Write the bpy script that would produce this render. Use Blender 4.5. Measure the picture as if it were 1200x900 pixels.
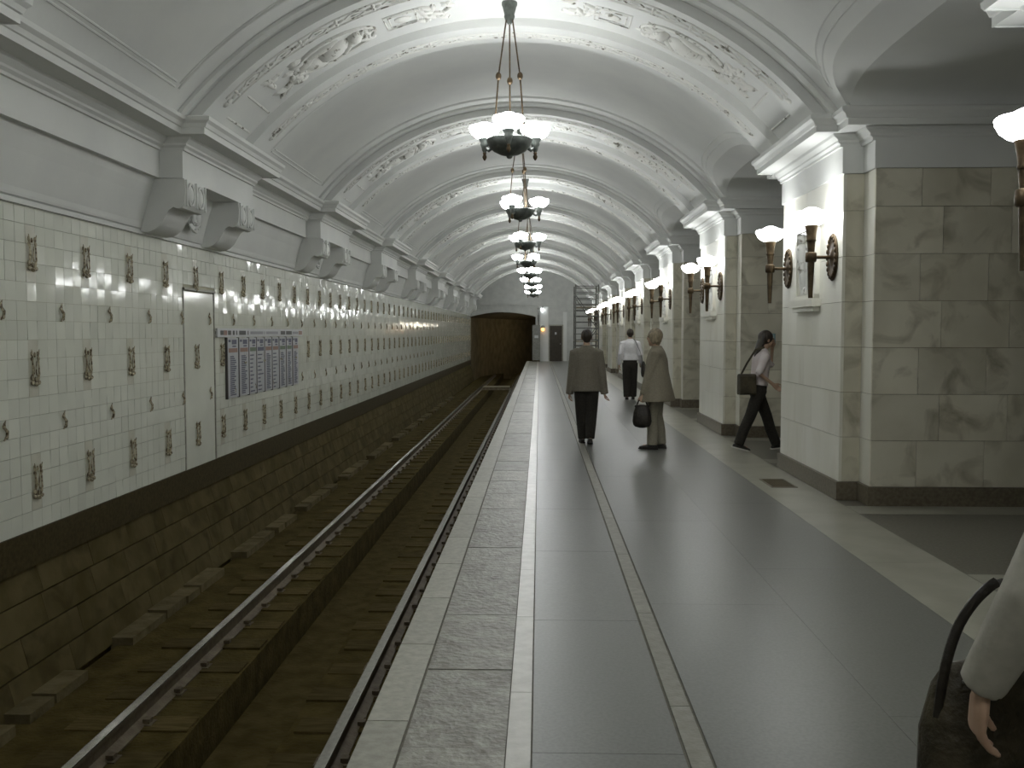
import bpy, bmesh, math, random
from mathutils import Vector, Matrix
random.seed(7)
for o in list(bpy.data.objects): bpy.data.objects.remove(o)
SC = bpy.context.scene
COL = SC.collection
# ------------------------------------------------------------------ camera, world, exposure
F = 1126.0; EYE = 1.65
cam = bpy.data.cameras.new('camera'); camo = bpy.data.objects.new('camera', cam); COL.objects.link(camo)
cam.sensor_width = 36.0; cam.lens = F/1200*36.0; cam.clip_start = 0.05; cam.clip_end = 300
camo.location = (0, 0, EYE)
camo.rotation_euler = (math.radians(90) - math.atan(60/F), 0, math.atan(32/F))
SC.camera = camo
w = bpy.data.worlds.new('world'); SC.world = w; w.use_nodes = True
w.node_tree.nodes['Background'].inputs[0].default_value = (0.6, 0.65, 0.7, 1)
w.node_tree.nodes['Background'].inputs[1].default_value = 0.0
SC.view_settings.view_transform = 'Standard'; SC.view_settings.look = 'None'
SC.view_settings.gamma = 1.0; SC.view_settings.use_curve_mapping = False
SC.view_settings.exposure = 0.92
LAMP_COL = (0.98, 1.0, 1.01); CHAND_E = 17.0; SCONCE_E = 10.0

# ------------------------------------------------------------------ layout (metres; y = depth, z up, platform = 0)
PITCH = 6.0; C1 = 10.68                    # pylon / rib / chandelier pitch and the first one in full view
RIBS = [C1 + PITCH*k for k in range(-2, 8)]
Y0, Y1 = -4.32, 56.0                       # ends of the platform hall
VX, VH, VR = -0.35, EYE - 0.505, 4.165       # vault axis and radius
XW = -4.0                                  # tiled track wall
EDGE = -0.734
RAILZ = EYE - 2.61; BEDZ = RAILZ - 0.16
ORD = ['nearest', 'second', 'third', 'fourth', 'fifth', 'sixth', 'seventh', 'eighth', 'ninth', 'tenth']

# ------------------------------------------------------------------ materials
def mat(name, c1, c2=None, scale=6.0, rough=0.6, bump=0.0, bscale=None, detail=5.0, metal=0.0, lo=0.35, hi=0.65,
        spec=0.5, vein=None, vscale=1.3, rnd=0.0, stretch=None):
    m = bpy.data.materials.new(name); m.use_nodes = True
    nt = m.node_tree; N = nt.nodes; L = nt.links
    b = N['Principled BSDF']
    b.inputs['Roughness'].default_value = rough; b.inputs['Metallic'].default_value = metal
    b.inputs['Specular IOR Level'].default_value = spec
    geo = N.new('ShaderNodeNewGeometry'); src = geo.outputs['Position']
    oi = N.new('ShaderNodeObjectInfo')
    if rnd:
        ml = N.new('ShaderNodeVectorMath'); ml.operation = 'SCALE'; ml.inputs[0].default_value = (37, 23, 11)
        L.new(oi.outputs['Random'], ml.inputs['Scale'])
        ad = N.new('ShaderNodeVectorMath'); L.new(src, ad.inputs[0]); L.new(ml.outputs[0], ad.inputs[1]); src = ad.outputs[0]
    if stretch:
        mp = N.new('ShaderNodeVectorMath'); mp.operation = 'MULTIPLY'; mp.inputs[1].default_value = stretch
        L.new(src, mp.inputs[0]); src = mp.outputs[0]
    col = None
    if c2 is not None:
        n = N.new('ShaderNodeTexNoise'); n.inputs['Scale'].default_value = scale; n.inputs['Detail'].default_value = detail
        L.new(src, n.inputs['Vector'])
        r = N.new('ShaderNodeValToRGB'); r.color_ramp.elements[0].position = lo; r.color_ramp.elements[1].position = hi
        r.color_ramp.elements[0].color = (*c1, 1); r.color_ramp.elements[1].color = (*c2, 1)
        L.new(n.outputs['Fac'], r.inputs['Fac']); col = r.outputs['Color']
    else:
        v = N.new('ShaderNodeRGB'); v.outputs[0].default_value = (*c1, 1); col = v.outputs[0]
    if vein:
        n2 = N.new('ShaderNodeTexNoise'); n2.inputs['Scale'].default_value = vscale; n2.inputs['Detail'].default_value = 8
        n2.inputs['Distortion'].default_value = 0.9
        L.new(src, n2.inputs['Vector'])
        r2 = N.new('ShaderNodeValToRGB'); e = r2.color_ramp.elements
        e[0].position = 0.50; e[0].color = (0, 0, 0, 1); e[1].position = 0.74; e[1].color = (1, 1, 1, 1)
        L.new(n2.outputs['Fac'], r2.inputs['Fac'])
        mx = N.new('ShaderNodeMix'); mx.data_type = 'RGBA'; L.new(r2.outputs['Color'], mx.inputs['Factor'])
        L.new(col, mx.inputs['A']); mx.inputs['B'].default_value = (*vein, 1); col = mx.outputs['Result']
    if rnd:
        mr = N.new('ShaderNodeMapRange'); L.new(oi.outputs['Random'], mr.inputs[0])
        mr.inputs['To Min'].default_value = 1 - rnd; mr.inputs['To Max'].default_value = 1 + rnd
        hs = N.new('ShaderNodeHueSaturation'); L.new(mr.outputs[0], hs.inputs['Value']); L.new(col, hs.inputs['Color']); col = hs.outputs['Color']
    L.new(col, b.inputs['Base Color'])
    if bump:
        nb = N.new('ShaderNodeTexNoise'); nb.inputs['Scale'].default_value = bscale or scale*4; nb.inputs['Detail'].default_value = 4
        L.new(src, nb.inputs['Vector'])
        bp = N.new('ShaderNodeBump'); bp.inputs['Strength'].default_value = bump; bp.inputs['Distance'].default_value = 0.02
        L.new(nb.outputs['Fac'], bp.inputs['Height']); L.new(bp.outputs['Normal'], b.inputs['Normal'])
    return m
def glow(name, c, e):
    m = bpy.data.materials.new(name); m.use_nodes = True
    b = m.node_tree.nodes['Principled BSDF']
    b.inputs['Base Color'].default_value = (0.9, 0.88, 0.8, 1); b.inputs['Roughness'].default_value = 0.3
    b.inputs['Emission Color'].default_value = (*c, 1); b.inputs['Emission Strength'].default_value = e
    return m
M = {
 'plaster': mat('plaster', (0.70, 0.71, 0.69), (0.76, 0.77, 0.74), 1.2, 0.75, 0.05, 14),
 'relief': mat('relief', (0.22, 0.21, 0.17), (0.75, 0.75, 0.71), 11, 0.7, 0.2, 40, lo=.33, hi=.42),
 'tile': mat('tile', (0.72, 0.735, 0.645), (0.80, 0.815, 0.72), 1.6, 0.09, 0.03, 9, rnd=0.03),
 'decor_tile': mat('decor_tile', (0.62, 0.61, 0.50), (0.70, 0.69, 0.59), 6, 0.15, 0.1, 30),
 'grout': mat('grout', (0.40, 0.39, 0.29), (0.46, 0.45, 0.34), 8, 0.9),
 'majolica': mat('majolica', (0.10, 0.07, 0.035), (0.60, 0.54, 0.38), 34, 0.14, 0.2, 60, spec=0.9),
 'granite_dark': mat('granite_dark', (0.040, 0.029, 0.008), (0.066, 0.050, 0.018), 30, 0.6, 0.1, 60, spec=0.2),
 'plinth': mat('plinth', (0.12, 0.10, 0.068), (0.18, 0.155, 0.11), 30, 0.4, 0.05, 60),
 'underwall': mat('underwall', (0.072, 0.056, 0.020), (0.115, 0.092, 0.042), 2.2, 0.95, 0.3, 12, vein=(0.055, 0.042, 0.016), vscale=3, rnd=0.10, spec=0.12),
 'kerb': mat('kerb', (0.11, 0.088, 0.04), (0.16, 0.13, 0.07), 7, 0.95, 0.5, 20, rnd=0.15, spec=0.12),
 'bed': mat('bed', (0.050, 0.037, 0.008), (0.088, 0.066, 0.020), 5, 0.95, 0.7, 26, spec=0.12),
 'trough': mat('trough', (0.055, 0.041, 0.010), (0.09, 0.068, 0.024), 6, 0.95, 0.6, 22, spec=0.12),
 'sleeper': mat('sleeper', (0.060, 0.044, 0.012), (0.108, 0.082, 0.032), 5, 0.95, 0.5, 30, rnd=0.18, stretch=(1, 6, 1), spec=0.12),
 'railhead': mat('railhead', (0.50, 0.49, 0.45), (0.62, 0.61, 0.56), 20, 0.22, metal=1.0),
 'railside': mat('railside', (0.10, 0.075, 0.045), (0.15, 0.12, 0.075), 14, 0.6, metal=0.3, bump=0.2),
 'edge_slab': mat('edge_slab', (0.29, 0.285, 0.235), (0.38, 0.375, 0.315), 22, 0.42, 0.10, 60, rnd=0.06),
 'rough_slab': mat('rough_slab', (0.21, 0.205, 0.17), (0.31, 0.305, 0.26), 9, 0.40, 0.5, 26, rnd=0.12, vein=(0.15, 0.14, 0.11), vscale=5),
 'white_strip': mat('white_strip', (0.38, 0.375, 0.325), (0.46, 0.455, 0.40), 12, 0.32, 0.05, 60, rnd=0.06),
 'slab': mat('slab', (0.128, 0.130, 0.117), (0.157, 0.159, 0.144), 60, 0.33, 0.03, 8, rnd=0.02),
 'groove_strip': mat('groove_strip', (0.17, 0.165, 0.13), (0.23, 0.222, 0.18), 16, 0.4, 0.1, 60, rnd=0.08),
 'border_slab': mat('border_slab', (0.26, 0.255, 0.205), (0.32, 0.315, 0.26), 3, 0.30, 0.03, 30, rnd=0.03),
 'passage_floor': mat('passage_floor', (0.10, 0.095, 0.075), (0.15, 0.145, 0.12), 40, 0.3),
 'floor_grout': mat('floor_grout', (0.10, 0.095, 0.075), (0.14, 0.13, 0.10), 20, 0.8),
 'marble': mat('marble', (0.58, 0.55, 0.44), (0.72, 0.69, 0.57), 1.6, 0.32, vein=(0.33, 0.30, 0.22), vscale=3.0, rnd=0.06),
 'pilaster': mat('pilaster', (0.76, 0.75, 0.66), (0.83, 0.82, 0.74), 1.6, 0.28, vein=(0.70, 0.68, 0.58), vscale=1.5, rnd=0.03, stretch=(1, 1, 0.3)),
 'joint': mat('joint', (0.20, 0.175, 0.115), (0.26, 0.235, 0.17), 9, 0.9),
 'bronze': mat('bronze', (0.055, 0.038, 0.020), (0.12, 0.085, 0.048), 12, 0.42, metal=0.7, bump=0.1),
 'bronze_grey': mat('bronze_grey', (0.085, 0.095, 0.085), (0.16, 0.175, 0.16), 14, 0.45, metal=0.4, bump=0.1),
 'chand_glass': glow('chand_glass', LAMP_COL, CHAND_E),
 'sconce_glass': glow('sconce_glass', LAMP_COL, SCONCE_E),
 'black': mat('black', (0.010, 0.009, 0.007), (0.018, 0.016, 0.012), 5, 0.9),
 'tunnel': mat('tunnel', (0.16, 0.125, 0.06), (0.24, 0.19, 0.10), 2, 0.95),
 'endwall': mat('endwall', (0.50, 0.51, 0.49), (0.58, 0.59, 0.56), 3, 0.6),
 'door_brown': mat('door_brown', (0.035, 0.027, 0.016), (0.05, 0.04, 0.025), 8, 0.5),
 'steel': mat('steel', (0.20, 0.20, 0.18), (0.28, 0.28, 0.26), 10, 0.5, metal=0.4),
 'scaffold': mat('scaffold', (0.10, 0.10, 0.09), (0.16, 0.16, 0.145), 10, 0.5, metal=0.3),
 'wood': mat('wood', (0.16, 0.13, 0.08), (0.24, 0.20, 0.13), 8, 0.7),
 'sign_white': mat('sign_white', (0.52, 0.53, 0.54), (0.58, 0.59, 0.60), 5, 0.35),
 'sign_panel': mat('sign_panel', (0.46, 0.47, 0.49), (0.52, 0.53, 0.55), 5, 0.35),
 'ink_blue': mat('ink_blue', (0.09, 0.09, 0.15), None, rough=0.5), 'ink_dark': mat('ink_dark', (0.06, 0.055, 0.05), None, rough=0.5),
 'ink_red': mat('ink_red', (0.30, 0.17, 0.13), None, rough=0.5), 'ink_grey': mat('ink_grey', (0.30, 0.30, 0.33), None, rough=0.5),
 'ink_green': mat('ink_green', (0.13, 0.18, 0.11), None, rough=0.5),
 'warm': glow('warm', (1.0, 0.45, 0.12), 1.6), 'tunnel_fill_glow': glow('tunnel_fill_glow', (1.0, 0.92, 0.75), 24.0), 'coolbulb': glow('coolbulb', (0.9, 0.95, 1.0), 4.0),  # the middle glow is for unseen globes added to light the tunnel
 'skin': mat('skin', (0.44, 0.29, 0.20), (0.50, 0.34, 0.24), 9, 0.55),
 'hair_dark': mat('hair_dark', (0.016, 0.012, 0.008), (0.05, 0.038, 0.026), 40, 0.5, 0.5, 60, stretch=(1, 1, 0.25)),
 'hair_blond': mat('hair_blond', (0.15, 0.118, 0.07), (0.34, 0.285, 0.19), 40, 0.5, 0.6, 60, stretch=(1, 1, 0.25)),
 'jacket_grey': mat('jacket_grey', (0.15, 0.135, 0.104), (0.19, 0.172, 0.135), 60, 0.9, 0.35, 9),
 'coat_beige': mat('coat_beige', (0.185, 0.165, 0.12), (0.23, 0.205, 0.152), 60, 0.9, 0.35, 8),
 'trouser_black': mat('trouser_black', (0.016, 0.014, 0.010), (0.028, 0.024, 0.018), 50, 0.9, 0.3, 9),
 'trouser_beige': mat('trouser_beige', (0.26, 0.24, 0.185), (0.31, 0.285, 0.225), 50, 0.9, 0.3, 9),
 'shirt_white': mat('shirt_white', (0.62, 0.61, 0.62), (0.70, 0.69, 0.70), 30, 0.85, 0.3, 9),
 'shirt_cream': mat('shirt_cream', (0.40, 0.385, 0.33), (0.46, 0.445, 0.385), 30, 0.85, 0.35, 10),
 'top_pink': mat('top_pink', (0.55, 0.48, 0.47), (0.62, 0.57, 0.56), 7, 0.85, 0.3, 9),
 'teal': mat('teal', (0.16, 0.25, 0.26), (0.22, 0.32, 0.33), 9, 0.8),
 'leather': mat('leather', (0.014, 0.011, 0.008), (0.03, 0.025, 0.018), 18, 0.45, 0.3, 40),
 'leather_brown': mat('leather_brown', (0.03, 0.024, 0.012), (0.075, 0.062, 0.034), 9, 0.5, 0.5, 40),
 'shoe': mat('shoe', (0.014, 0.012, 0.009), (0.025, 0.022, 0.018), 9, 0.4), 'sole_white': mat('sole_white', (0.55, 0.54, 0.50), None, rough=0.7),
 'eye': mat('eye', (0.02, 0.015, 0.01), None, rough=0.2), 'lip': mat('lip', (0.36, 0.16, 0.13), None, rough=0.5),
}

# ------------------------------------------------------------------ mesh helpers
class MB:
    def __init__(s): s.v = []; s.f = []
    def add(s, vs, fs):
        n = len(s.v); s.v += [tuple(p) for p in vs]; s.f += [tuple(i+n for i in f) for f in fs]; return s
    def box(s, x0, x1, y0, y1, z0, z1):
        return s.add([(x0,y0,z0),(x1,y0,z0),(x1,y1,z0),(x0,y1,z0),(x0,y0,z1),(x1,y0,z1),(x1,y1,z1),(x0,y1,z1)],
                     [(0,3,2,1),(4,5,6,7),(0,1,5,4),(1,2,6,5),(2,3,7,6),(3,0,4,7)])
    def prism(s, poly, axis, a, b):           # poly of 2D points extruded along an axis ('x','y','z')
        def P(u, v, t): return {'x': (t,u,v), 'y': (u,t,v), 'z': (u,v,t)}[axis]
        n = len(poly)
        vs = [P(u,v,a) for u,v in poly] + [P(u,v,b) for u,v in poly]
        return s.add(vs, [tuple(range(n))[::-1], tuple(range(n,2*n))] + [(i,(i+1)%n,n+(i+1)%n,n+i) for i in range(n)])
    def lathe(s, prof, c=(0,0,0), seg=20, sx=1.0, sy=1.0):     # prof: (r,z)
        vs = []; k = len(prof)
        for r, z in prof:
            for i in range(seg):
                a = 2*math.pi*i/seg; vs.append((c[0]+r*sx*math.cos(a), c[1]+r*sy*math.sin(a), c[2]+z))
        fs = [(j*seg+i, j*seg+(i+1)%seg, (j+1)*seg+(i+1)%seg, (j+1)*seg+i) for j in range(k-1) for i in range(seg)]
        fs += [tuple(range(seg))[::-1], tuple(range((k-1)*seg, k*seg))]
        return s.add(vs, fs)
    def tube(s, pts, rad, seg=8, side=None, rnd=False):        # rad: number or (a along side, b across)
        pts = [Vector(p) for p in pts]
        rad = [rad]*len(pts) if not isinstance(rad, (list,)) else rad
        rad = [(r, r) if not isinstance(r, tuple) else r for r in rad]
        if rnd:
            d0 = (pts[0]-pts[1]).normalized(); d1 = (pts[-1]-pts[-2]).normalized(); r0, r1 = rad[0], rad[-1]
            a, b = min(r0), min(r1)
            pts = [pts[0]+d0*a*.95, pts[0]+d0*a*.6] + pts + [pts[-1]+d1*b*.6, pts[-1]+d1*b*.95]
            rad = [(r0[0]*.3,r0[1]*.3),(r0[0]*.8,r0[1]*.8)] + rad + [(r1[0]*.8,r1[1]*.8),(r1[0]*.3,r1[1]*.3)]
        n = len(pts); vs = []; u = None
        for i in range(n):
            d = (pts[min(i+1,n-1)] - pts[max(i-1,0)]).normalized()
            if side is not None: u = Vector(side)
            elif u is None: u = Vector((1,0,0)) if abs(d.x) < .9 else Vector((0,1,0))
            u = (u - d*u.dot(d)); u = u.normalized() if u.length > 1e-6 else d.orthogonal().normalized()
            v = d.cross(u)
            for k in range(seg):
                a = 2*math.pi*k/seg
                vs.append(pts[i] + u*rad[i][0]*math.cos(a) + v*rad[i][1]*math.sin(a))
        fs = [(j*seg+i, j*seg+(i+1)%seg, (j+1)*seg+(i+1)%seg, (j+1)*seg+i) for j in range(n-1) for i in range(seg)]
        fs += [tuple(range(seg))[::-1], tuple(range((n-1)*seg, n*seg))]
        return s.add(vs, fs)
    def ball(s, c, r, seg=12, rings=8, rot=None):
        r = (r,r,r) if not isinstance(r, tuple) else r
        vs = []; c = Vector(c)
        for j in range(1, rings):
            t = math.pi*j/rings
            for i in range(seg):
                a = 2*math.pi*i/seg
                p = Vector((r[0]*math.sin(t)*math.cos(a), r[1]*math.sin(t)*math.sin(a), r[2]*math.cos(t)))
                if rot is not None: p = rot @ p
                vs.append(c+p)
        for zz in (1, -1):
            p = Vector((0,0,r[2]*zz));  p = rot @ p if rot is not None else p
            vs.append(c+p)
        R = rings-1; fs = [(j*seg+i, (j+1)*seg+i, (j+1)*seg+(i+1)%seg, j*seg+(i+1)%seg) for j in range(R-1) for i in range(seg)]
        fs += [(R*seg, i, (i+1)%seg) for i in range(seg)] + [(R*seg+1, (R-1)*seg+(i+1)%seg, (R-1)*seg+i) for i in range(seg)]
        return s.add(vs, fs)
    def grid(s, rows):                         # rows of points -> sheet
        n = len(rows[0]); vs = [p for r in rows for p in r]
        return s.add(vs, [(j*n+i, j*n+i+1, (j+1)*n+i+1, (j+1)*n+i) for j in range(len(rows)-1) for i in range(n-1)])
    def mesh(s, name, m, smooth=False, recalc=True):
        me = bpy.data.meshes.new(name); me.from_pydata(s.v, [], s.f)
        if recalc:
            bm = bmesh.new(); bm.from_mesh(me); bmesh.ops.recalc_face_normals(bm, faces=bm.faces); bm.to_mesh(me); bm.free()
        if m: me.materials.append(M[m])
        if smooth:
            me.polygons.foreach_set('use_smooth', [True]*len(me.polygons))
            try: me.set_sharp_from_angle(angle=math.radians(smooth if smooth is not True else 50))
            except Exception: pass
        me.update(); return me
    def build(s, name, m, parent=None, smooth=False, loc=(0,0,0), recalc=True):
        return put(name, s.mesh(name, m, smooth, recalc), parent, loc)
def put(name, me, parent=None, loc=(0,0,0), scale=None, rot=None):
    o = bpy.data.objects.new(name, me); COL.objects.link(o); o.location = loc
    if scale: o.scale = scale
    if rot: o.rotation_euler = rot
    if parent: o.parent = parent
    return o
def empty(name, loc=(0,0,0), rz=0):
    o = bpy.data.objects.new(name, None); COL.objects.link(o); o.location = loc; o.rotation_euler = (0,0,rz); o.empty_display_size = .1
    return o
def tag(o, label=None, cat=None, group=None, kind=None):
    if label: o['label'] = label
    if cat: o['category'] = cat
    if group: o['group'] = group
    if kind: o['kind'] = kind
    return o
def copy_tree(o, parent=None):
    c = o.copy(); COL.objects.link(c); c.parent = parent
    for ch in list(o.children): copy_tree(ch, c)
    return c
def remesh(mb, name, m, parent, voxel, it=4, fac=.5):
    me = mb.mesh('tmp', None); o = bpy.data.objects.new('tmp', me); COL.objects.link(o)
    r = o.modifiers.new('r', 'REMESH'); r.mode = 'VOXEL'; r.voxel_size = voxel
    sm = o.modifiers.new('s', 'SMOOTH'); sm.factor = fac; sm.iterations = it
    dg = bpy.context.evaluated_depsgraph_get(); dg.update()
    nm = bpy.data.meshes.new_from_object(o.evaluated_get(dg)); nm.name = name
    bpy.data.objects.remove(o); nm.materials.clear(); nm.materials.append(M[m])
    nm.polygons.foreach_set('use_smooth', [True]*len(nm.polygons))
    return put(name, nm, parent)
CUBES = {}
def cube(m):
    if m not in CUBES: CUBES[m] = MB().box(-.5,.5,-.5,.5,-.5,.5).mesh('block_'+m, m)
    return CUBES[m]
def block(name, m, parent, x0, x1, y0, y1, z0, z1):           # a piece: shared cube mesh, scaled
    return put(name, cube(m), parent, ((x0+x1)/2, (y0+y1)/2, (z0+z1)/2), (x1-x0, y1-y0, z1-z0))

# ------------------------------------------------------------------ floor of the platform
fl = MB(); fl.box(-.60, 12.4, Y0-.5, Y1+.3, -.30, -.006); fl.box(EDGE+.012, -.58, Y0-.5, Y1+.3, -.10, -.006)
fl.box(-.56, -.3, Y0-.5, Y1+.3, -1.3, -.28)
floor = tag(fl.build('floor', 'floor_grout'), 'grey polished stone platform floor with pale edge strip', kind='structure')
def row(name, m, x0, x1, start, step, y_end, z=0.0, jit=0.0, gap=.006, jz=0.0):
    y = start
    while y < y_end:
        L = step*(1+random.uniform(-jit, jit)); y2 = min(y+L, y_end); dz = random.uniform(-jz, jz)
        block(name, m, floor, x0+gap/2, x1-gap/2, y+gap/2, y2-gap/2, -.03 if name != 'edge_slab' else -.09, z+dz); y = y2
row('edge_slab', 'edge_slab', EDGE, -.553, 2.0, 1.0, Y1, jit=.12)
row('rough_slab', 'rough_slab', -.547, -.13, 1.95, .87, Y1, jit=.06, jz=.002)
row('warning_strip', 'white_strip', -.13, -.030, 2.0, 1.3, Y1, gap=.004, jit=.2)
row('floor_slab', 'slab', -.026, .570, 1.95, 1.75, Y1, gap=.003)
row('groove_strip', 'groove_strip', .580, .668, 1.2, 1.45, Y1, gap=.004, jit=.1)
for i in range(2):
    row('floor_slab', 'slab', .678+.831*i, .678+.831*(i+1), .6+.9*(i % 2), 2.6, Y1, gap=.0015)
row('border_slab', 'border_slab', 2.34, 2.92, 1.2, 1.9, Y1, gap=.002)
pf = MB(); pf.box(2.922, 12.3, Y0-.4, Y1+.2, -.03, -.002); pf.build('passage_paving', 'passage_floor', floor)

# ------------------------------------------------------------------ track
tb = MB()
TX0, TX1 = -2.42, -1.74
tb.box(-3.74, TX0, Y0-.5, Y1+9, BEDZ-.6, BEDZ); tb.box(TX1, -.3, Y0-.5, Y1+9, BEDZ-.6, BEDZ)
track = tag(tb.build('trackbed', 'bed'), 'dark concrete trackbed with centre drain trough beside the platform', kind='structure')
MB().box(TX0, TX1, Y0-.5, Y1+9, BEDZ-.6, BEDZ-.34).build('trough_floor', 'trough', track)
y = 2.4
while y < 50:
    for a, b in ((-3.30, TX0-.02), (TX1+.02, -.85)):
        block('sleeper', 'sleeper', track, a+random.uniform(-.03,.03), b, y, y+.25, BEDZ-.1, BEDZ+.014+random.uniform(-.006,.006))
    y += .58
def rail(x, label):
    R = empty('rail', (x, 2.0, RAILZ)); L = 60
    prof = [(-.075,-.16),(.075,-.16),(.075,-.145),(.012,-.12),(.012,-.045),(.034,-.032),(.036,-.006),(-.036,-.006),(-.034,-.032),(-.012,-.045),(-.012,-.12),(-.075,-.145)]
    MB().prism(prof, 'y', 0, L).build('rail_web', 'railside', R)
    MB().prism([(-.036,-.006),(.036,-.006),(.034,-.001),(.028,0.0),(-.028,0.0),(-.034,-.001)], 'y', 0, L).build('rail_head', 'railhead', R)
    cl = MB().box(-.12,.12,-.06,.06,-.158,-.142).box(-.10,-.05,-.03,.03,-.15,-.11).box(.05,.10,-.03,.03,-.15,-.11).mesh('rail_clip', 'railside')
    yy = .525
    while yy < 40: put('rail_clip', cl, R, (0, yy, 0)); yy += .58
    return tag(R, label, 'rail', 'running rails')
rail(-2.84, 'running rail with shiny worn head beside the dark lower track wall')
rail(-1.318, 'running rail with worn head directly below the platform edge')
cr = MB()
for i in range(5): cr.box(-2.73, -1.43, 46+.22*i, 46.2+.22*i, RAILZ-.14, RAILZ+.01)
tag(cr.build('track_crossing', 'wood'), 'low timber board crossing between the rails near the tunnel mouth', 'crossing')

# lower track wall: battered courses of blocks, kerb of loose blocks at its foot
wl = MB(); ZB = EYE-1.835
wl.add([(XW-.3, Y0-.5, ZB), (XW-.3, Y1, ZB), (XW-.03, Y1, ZB), (XW-.03, Y0-.5, ZB), (-3.79, Y0-.5, BEDZ-.3), (-3.79, Y1, BEDZ-.3), (XW-.3, Y0-.5, BEDZ-.3), (XW-.3, Y1, BEDZ-.3)],
       [(0,1,2,3),(3,2,5,4),(6,7,5,4)])
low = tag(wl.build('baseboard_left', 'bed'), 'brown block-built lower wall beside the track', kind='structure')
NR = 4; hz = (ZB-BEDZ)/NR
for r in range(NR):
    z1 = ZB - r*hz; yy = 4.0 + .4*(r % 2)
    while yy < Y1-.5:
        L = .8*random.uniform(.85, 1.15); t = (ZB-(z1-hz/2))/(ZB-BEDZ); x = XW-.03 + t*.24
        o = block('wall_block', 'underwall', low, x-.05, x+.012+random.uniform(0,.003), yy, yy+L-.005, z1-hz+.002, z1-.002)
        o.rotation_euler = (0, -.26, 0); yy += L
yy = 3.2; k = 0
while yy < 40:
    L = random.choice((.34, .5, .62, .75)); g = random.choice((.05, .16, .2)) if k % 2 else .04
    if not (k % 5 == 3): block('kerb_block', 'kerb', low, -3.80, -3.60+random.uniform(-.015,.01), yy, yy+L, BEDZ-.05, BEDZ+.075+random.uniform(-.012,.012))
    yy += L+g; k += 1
band = tag(MB().box(XW-.3, XW+.02, Y0-.5, Y1, ZB, EYE-1.555).build('trim_1', 'granite_dark'), 'dark granite band under the tiled wall', kind='structure')

# ------------------------------------------------------------------ tiled track wall
TZ0 = .095; T = .15
wallL = tag(MB().box(XW-.3, XW-.006, Y0-.5, Y1, TZ0-.02, 2.66).build('wall_left', 'grout'), 'pale glazed tile track wall with rows of ornaments', kind='structure')
ORN0 = 7.48; DX0, DX1, DZ1 = 10.72, 11.70, 2.13
tile_me = MB().box(-.004,.004,-.0735,.0735,-.0735,.0735).mesh('tile', 'tile')
dec_me = MB().box(-.004,.004,-.0735,.0735,-.0735,.0735).mesh('decor_tile', 'decor_tile')
rest = MB(); restd = MB(); count = 0
i0 = -9                                        # tile column 0 is an ornament column at ORN0
for i in range(-58, int((Y1-ORN0)/T)+1):
    yc = ORN0 + T*i
    if yc < Y0-.4: continue
    for j in range(17):
        zc = TZ0 + T*(j+.5)
        if DX0-.06 < yc < DX1+.06 and zc < DZ1+.02: continue
        decor = i % 6 == 0 and j in (1,2,3,7,8,9,13,14,15)
        ry, rz = random.gauss(0, .011), random.gauss(0, .011)
        if -6 <= i <= 11 and count < 300:
            count += 1
            put('wall_tile', dec_me if decor else tile_me, wallL, (XW, yc, zc), rot=(0, ry, rz))
        else:
            h = .0735; q = []
            for dy, dz in ((-h,-h),(h,-h),(h,h),(-h,h)):
                q.append((XW+.004 + ry*dz - rz*dy, yc+dy, zc+dz))
            qb = [(XW-.006, p[1], p[2]) for p in q]
            (restd if decor else rest).add(q+qb, [(0,1,2,3),(0,4,5,1),(1,5,6,2),(2,6,7,3),(3,7,4,0)])
tag(rest.build('tile_field', 'tile', wallL, recalc=False), kind='stuff')
tag(restd.build('decor_tile_field', 'decor_tile', wallL, recalc=False), kind='stuff')
# ornaments
def orn_big():
    b = MB()
    for s in (-1, 1):
        b.tube([(.012, s*.030, -.11), (.02, s*.050, -.05), (.02, s*.046, .03), (.016, s*.042, .085), (.02, s*.058, .150)], [.010,.008,.007,.009,.003], 6)
        b.ball((.016, s*.050, -.115), (.016, .020, .018), 6, 5); b.ball((.016, s*.050, .075), (.012, .013, .018), 6, 5)
        b.ball((.012, s*.052, -.075), (.012, .010, .024), 6, 4); b.ball((.012, s*.046, .115), (.010, .008, .022), 6, 4)
        b.tube([(.012, s*.03, -.06), (.016, s*.012, -.03), (.014, s*.02, .02), (.01, s*.034, .06)], [.006,.005,.005,.003], 5)
    b.ball((.02, 0, -.125), (.020, .022, .018), 6, 5); b.ball((.016, 0, -.088), (.014, .012, .022), 6, 5); b.ball((.012, 0, .105), (.010, .010, .022), 6, 4)
    return b.mesh('relief_ornament', 'majolica', True)
def orn_small():
    b = MB()
    b.tube([(.012,-.015,-.075),(.018,.016,-.045),(.02,.018,-.01),(.018,-.014,.02),(.016,-.012,.05),(.01,.016,.075)], [.005,.012,.013,.011,.009,.003], 6)
    b.ball((.014,.022,-.05), (.012,.016,.02), 6, 4); b.ball((.014,-.02,.03), (.01,.014,.018), 6, 4)
    return b.mesh('leaf_ornament', 'majolica', True)
ob, osm = orn_big(), orn_small()
farorn = MB()
for k in range(-2, 54):
    yc = ORN0 + .9*k
    for zc in (.47, 1.37, 2.27):
        if DX0 < yc < DX1 and zc < DZ1: continue
        if 5.5 < yc < 36: put('relief_ornament', ob, wallL, (XW+.004, yc, zc))
        elif yc >= 36: farorn.box(XW, XW+.03, yc-.06, yc+.06, zc-.14, zc+.14)
    for zc in (.92, 1.82):
        ys = yc+.45
        if DX0-.02 < ys < DX1+.02 and zc < DZ1: continue
        if 5.5 < ys < 36: put('leaf_ornament', osm, wallL, (XW+.004, ys, zc))
tag(farorn.build('far_ornaments', 'majolica', wallL), kind='stuff')
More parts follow.
